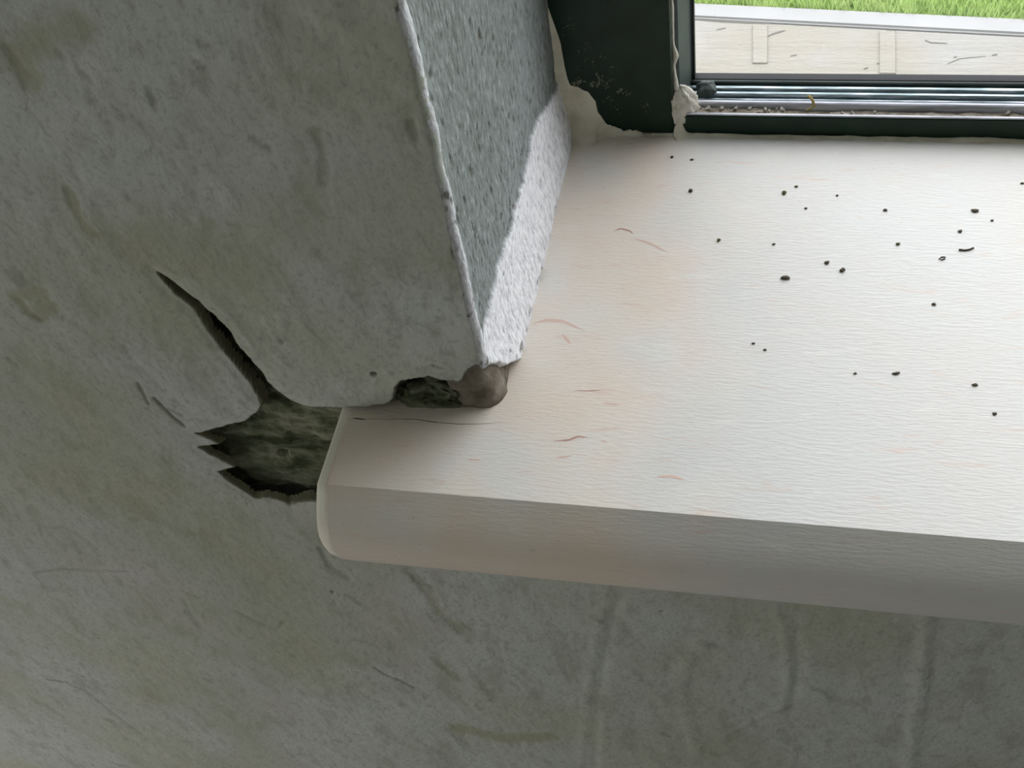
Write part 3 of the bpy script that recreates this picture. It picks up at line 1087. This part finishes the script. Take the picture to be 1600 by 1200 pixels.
# straw bit: bent stalk
st = [at(1264, 150, 1, YF + .006), at(1270, 157, 1, YF + .0055), at(1272, 166, 1, YF + .005), at(1262, 172, 1, YF + .0045)]
bm = bmesh.new()
prev = None
for i, p in enumerate(st):
    r = (.0011, .0007, .0006, .0010)[i]
    ring = [bm.verts.new((p[0] + math.cos(a) * r, p[1] + math.sin(a) * r * .6, max(p[2], .0088) + .3 * math.sin(a * 2) * r)) for a in np.linspace(0, 2 * math.pi, 7)[:-1]]
    if prev:
        for k in range(6):
            bm.faces.new((prev[k], prev[(k + 1) % 6], ring[(k + 1) % 6], ring[k]))
    else:
        bm.faces.new(ring[::-1])
    prev = ring
bm.faces.new(prev)
bmesh.ops.recalc_face_normals(bm, faces=bm.faces[:])
me = bpy.data.meshes.new('straw_bit')
bm.to_mesh(me)
bm.free()
tag(link('straw_bit', me, M_STRAW), 'bent yellow straw bit standing in the dusty window track', 'straw')

grits = [rock_mesh('grit_crumb', 1, 400 + k, 2, .22) for k in range(4)]
for k, me in enumerate(grits):
    me.materials.append(M_GRIT if k < 3 else M_GRIT2)
G = [(1227, 435, 15, 6, 'largest dark grit crumb, an oblong left of centre on the bright sill'),
     (1316, 423, 8, 6, 'square dark crumb just right of the largest crumb on the sill'),
     (1292, 411, 7, 5, 'small dark crumb above the square one on the sill'),
     (1225, 302, 7, 6, 'olive crumb on the sill high above the largest crumb'),
     (1244, 292, 6, 3, 'thin speck beside the olive crumb near the back of the sill'),
     (1523, 330, 10, 5, 'dark oblong crumb near the back right of the sill'),
     (1383, 329, 7, 4, 'small dark crumb midway along the back of the sill'),
     (1403, 382, 7, 4, 'flat dark speck on the sill right of the olive crumb'),
     (1400, 584, 11, 4, 'dark oblong crumb lying alone on the middle of the sill'),
     (1459, 476, 7, 4, 'small dark crumb on the sill below the curled fibre'),
     (1523, 602, 8, 4, 'small dark crumb on the right, nearer the front edge of the sill'),
     (1554, 647, 6, 4, 'tiny dark crumb furthest right towards the sill front'),
     (1195, 547, 6, 3, 'tiny dark crumb nearest the sill centre left, below a faint speck'),
     (1123, 376, 6, 5, 'small olive crumb at the left of the bright part of the sill'),
     (1209, 382, 5, 3, 'tiny dark speck left above the largest crumb'),
     (1079, 299, 7, 6, 'brown crumb in the pinkish marble near the back left of the sill'),
     (1259, 326, 5, 3, 'tiny speck under the olive crumb at the back of the sill'),
     (1500, 362, 6, 4, 'small dark speck above the forked fibre on the sill'),
     (1308, 306, 4, 3, 'faint speck near the back of the sill between two crumbs'),
     (1336, 584, 5, 3, 'tiny speck left of the lone oblong crumb on the sill'),
     (1177, 537, 5, 3, 'faint speck left above the tiny centre left crumb'),
     (1050, 246, 5, 4, 'dark speck closest to the window jamb on the sill'),
     (1081, 250, 5, 3, 'dark speck on the sill just below the bottom rail'),
     (1550, 345, 4, 3, 'faint speck right of the dark oblong back right crumb'),
     (1597, 287, 6, 3, 'small dark speck at the far right back of the sill')]
for i, (px, py, wx, wy, lb) in enumerate(G):
    p = at(px, py, 2, 0.0)
    k = np.linalg.norm(p - CAM) / F_PX
    o = bpy.data.objects.new('grit_crumb', grits[3 if 'olive' in lb else i % 3])
    COL.objects.link(o)
    hx, hy = wx * k * .5, wy * k * .62
    hz = min(hx, hy) * .55
    o.scale = (hx, hy, hz)
    o.location = (p[0], p[1], hz * .85)
    o.rotation_euler = (0, 0, rnd.uniform(-.25, .25))
    tag(o, lb, 'grit', 'dark grit crumbs on the marble sill')


def fibre(name, pts, r, lb):
    bm = bmesh.new()
    prev = None
    P3 = [at(x, y, 2, 0.0) for x, y in pts]
    for i, p in enumerate(P3):
        d = P3[min(i + 1, len(P3) - 1)] - P3[max(i - 1, 0)]
        nx, ny_ = -d[1], d[0]
        L = math.hypot(nx, ny_)
        ring = [bm.verts.new((p[0] + nx / L * math.cos(a) * r, p[1] + ny_ / L * math.cos(a) * r, r + math.sin(a) * r)) for a in np.linspace(0, 2 * math.pi, 7)[:-1]]
        if prev:
            for k in range(6):
                bm.faces.new((prev[k], prev[(k + 1) % 6], ring[(k + 1) % 6], ring[k]))
        else:
            bm.faces.new(ring[::-1])
        prev = ring
    bm.faces.new(prev)
    bmesh.ops.recalc_face_normals(bm, faces=bm.faces[:])
    me = bpy.data.meshes.new(name)
    bm.to_mesh(me)
    bm.free()
    return tag(link(name, me, M_GRIT), lb, 'fibre')


fibre('dark_fibre', [(1498, 391), (1507, 392), (1514, 391), (1521, 388)], .00035, 'short dark fibre lying on the right side of the sill')
fibre('dark_fibre', [(1467, 406), (1471, 402), (1477, 402), (1476, 405), (1470, 407)], .00022, 'tiny curled dark fibre left of the short fibre on the sill')
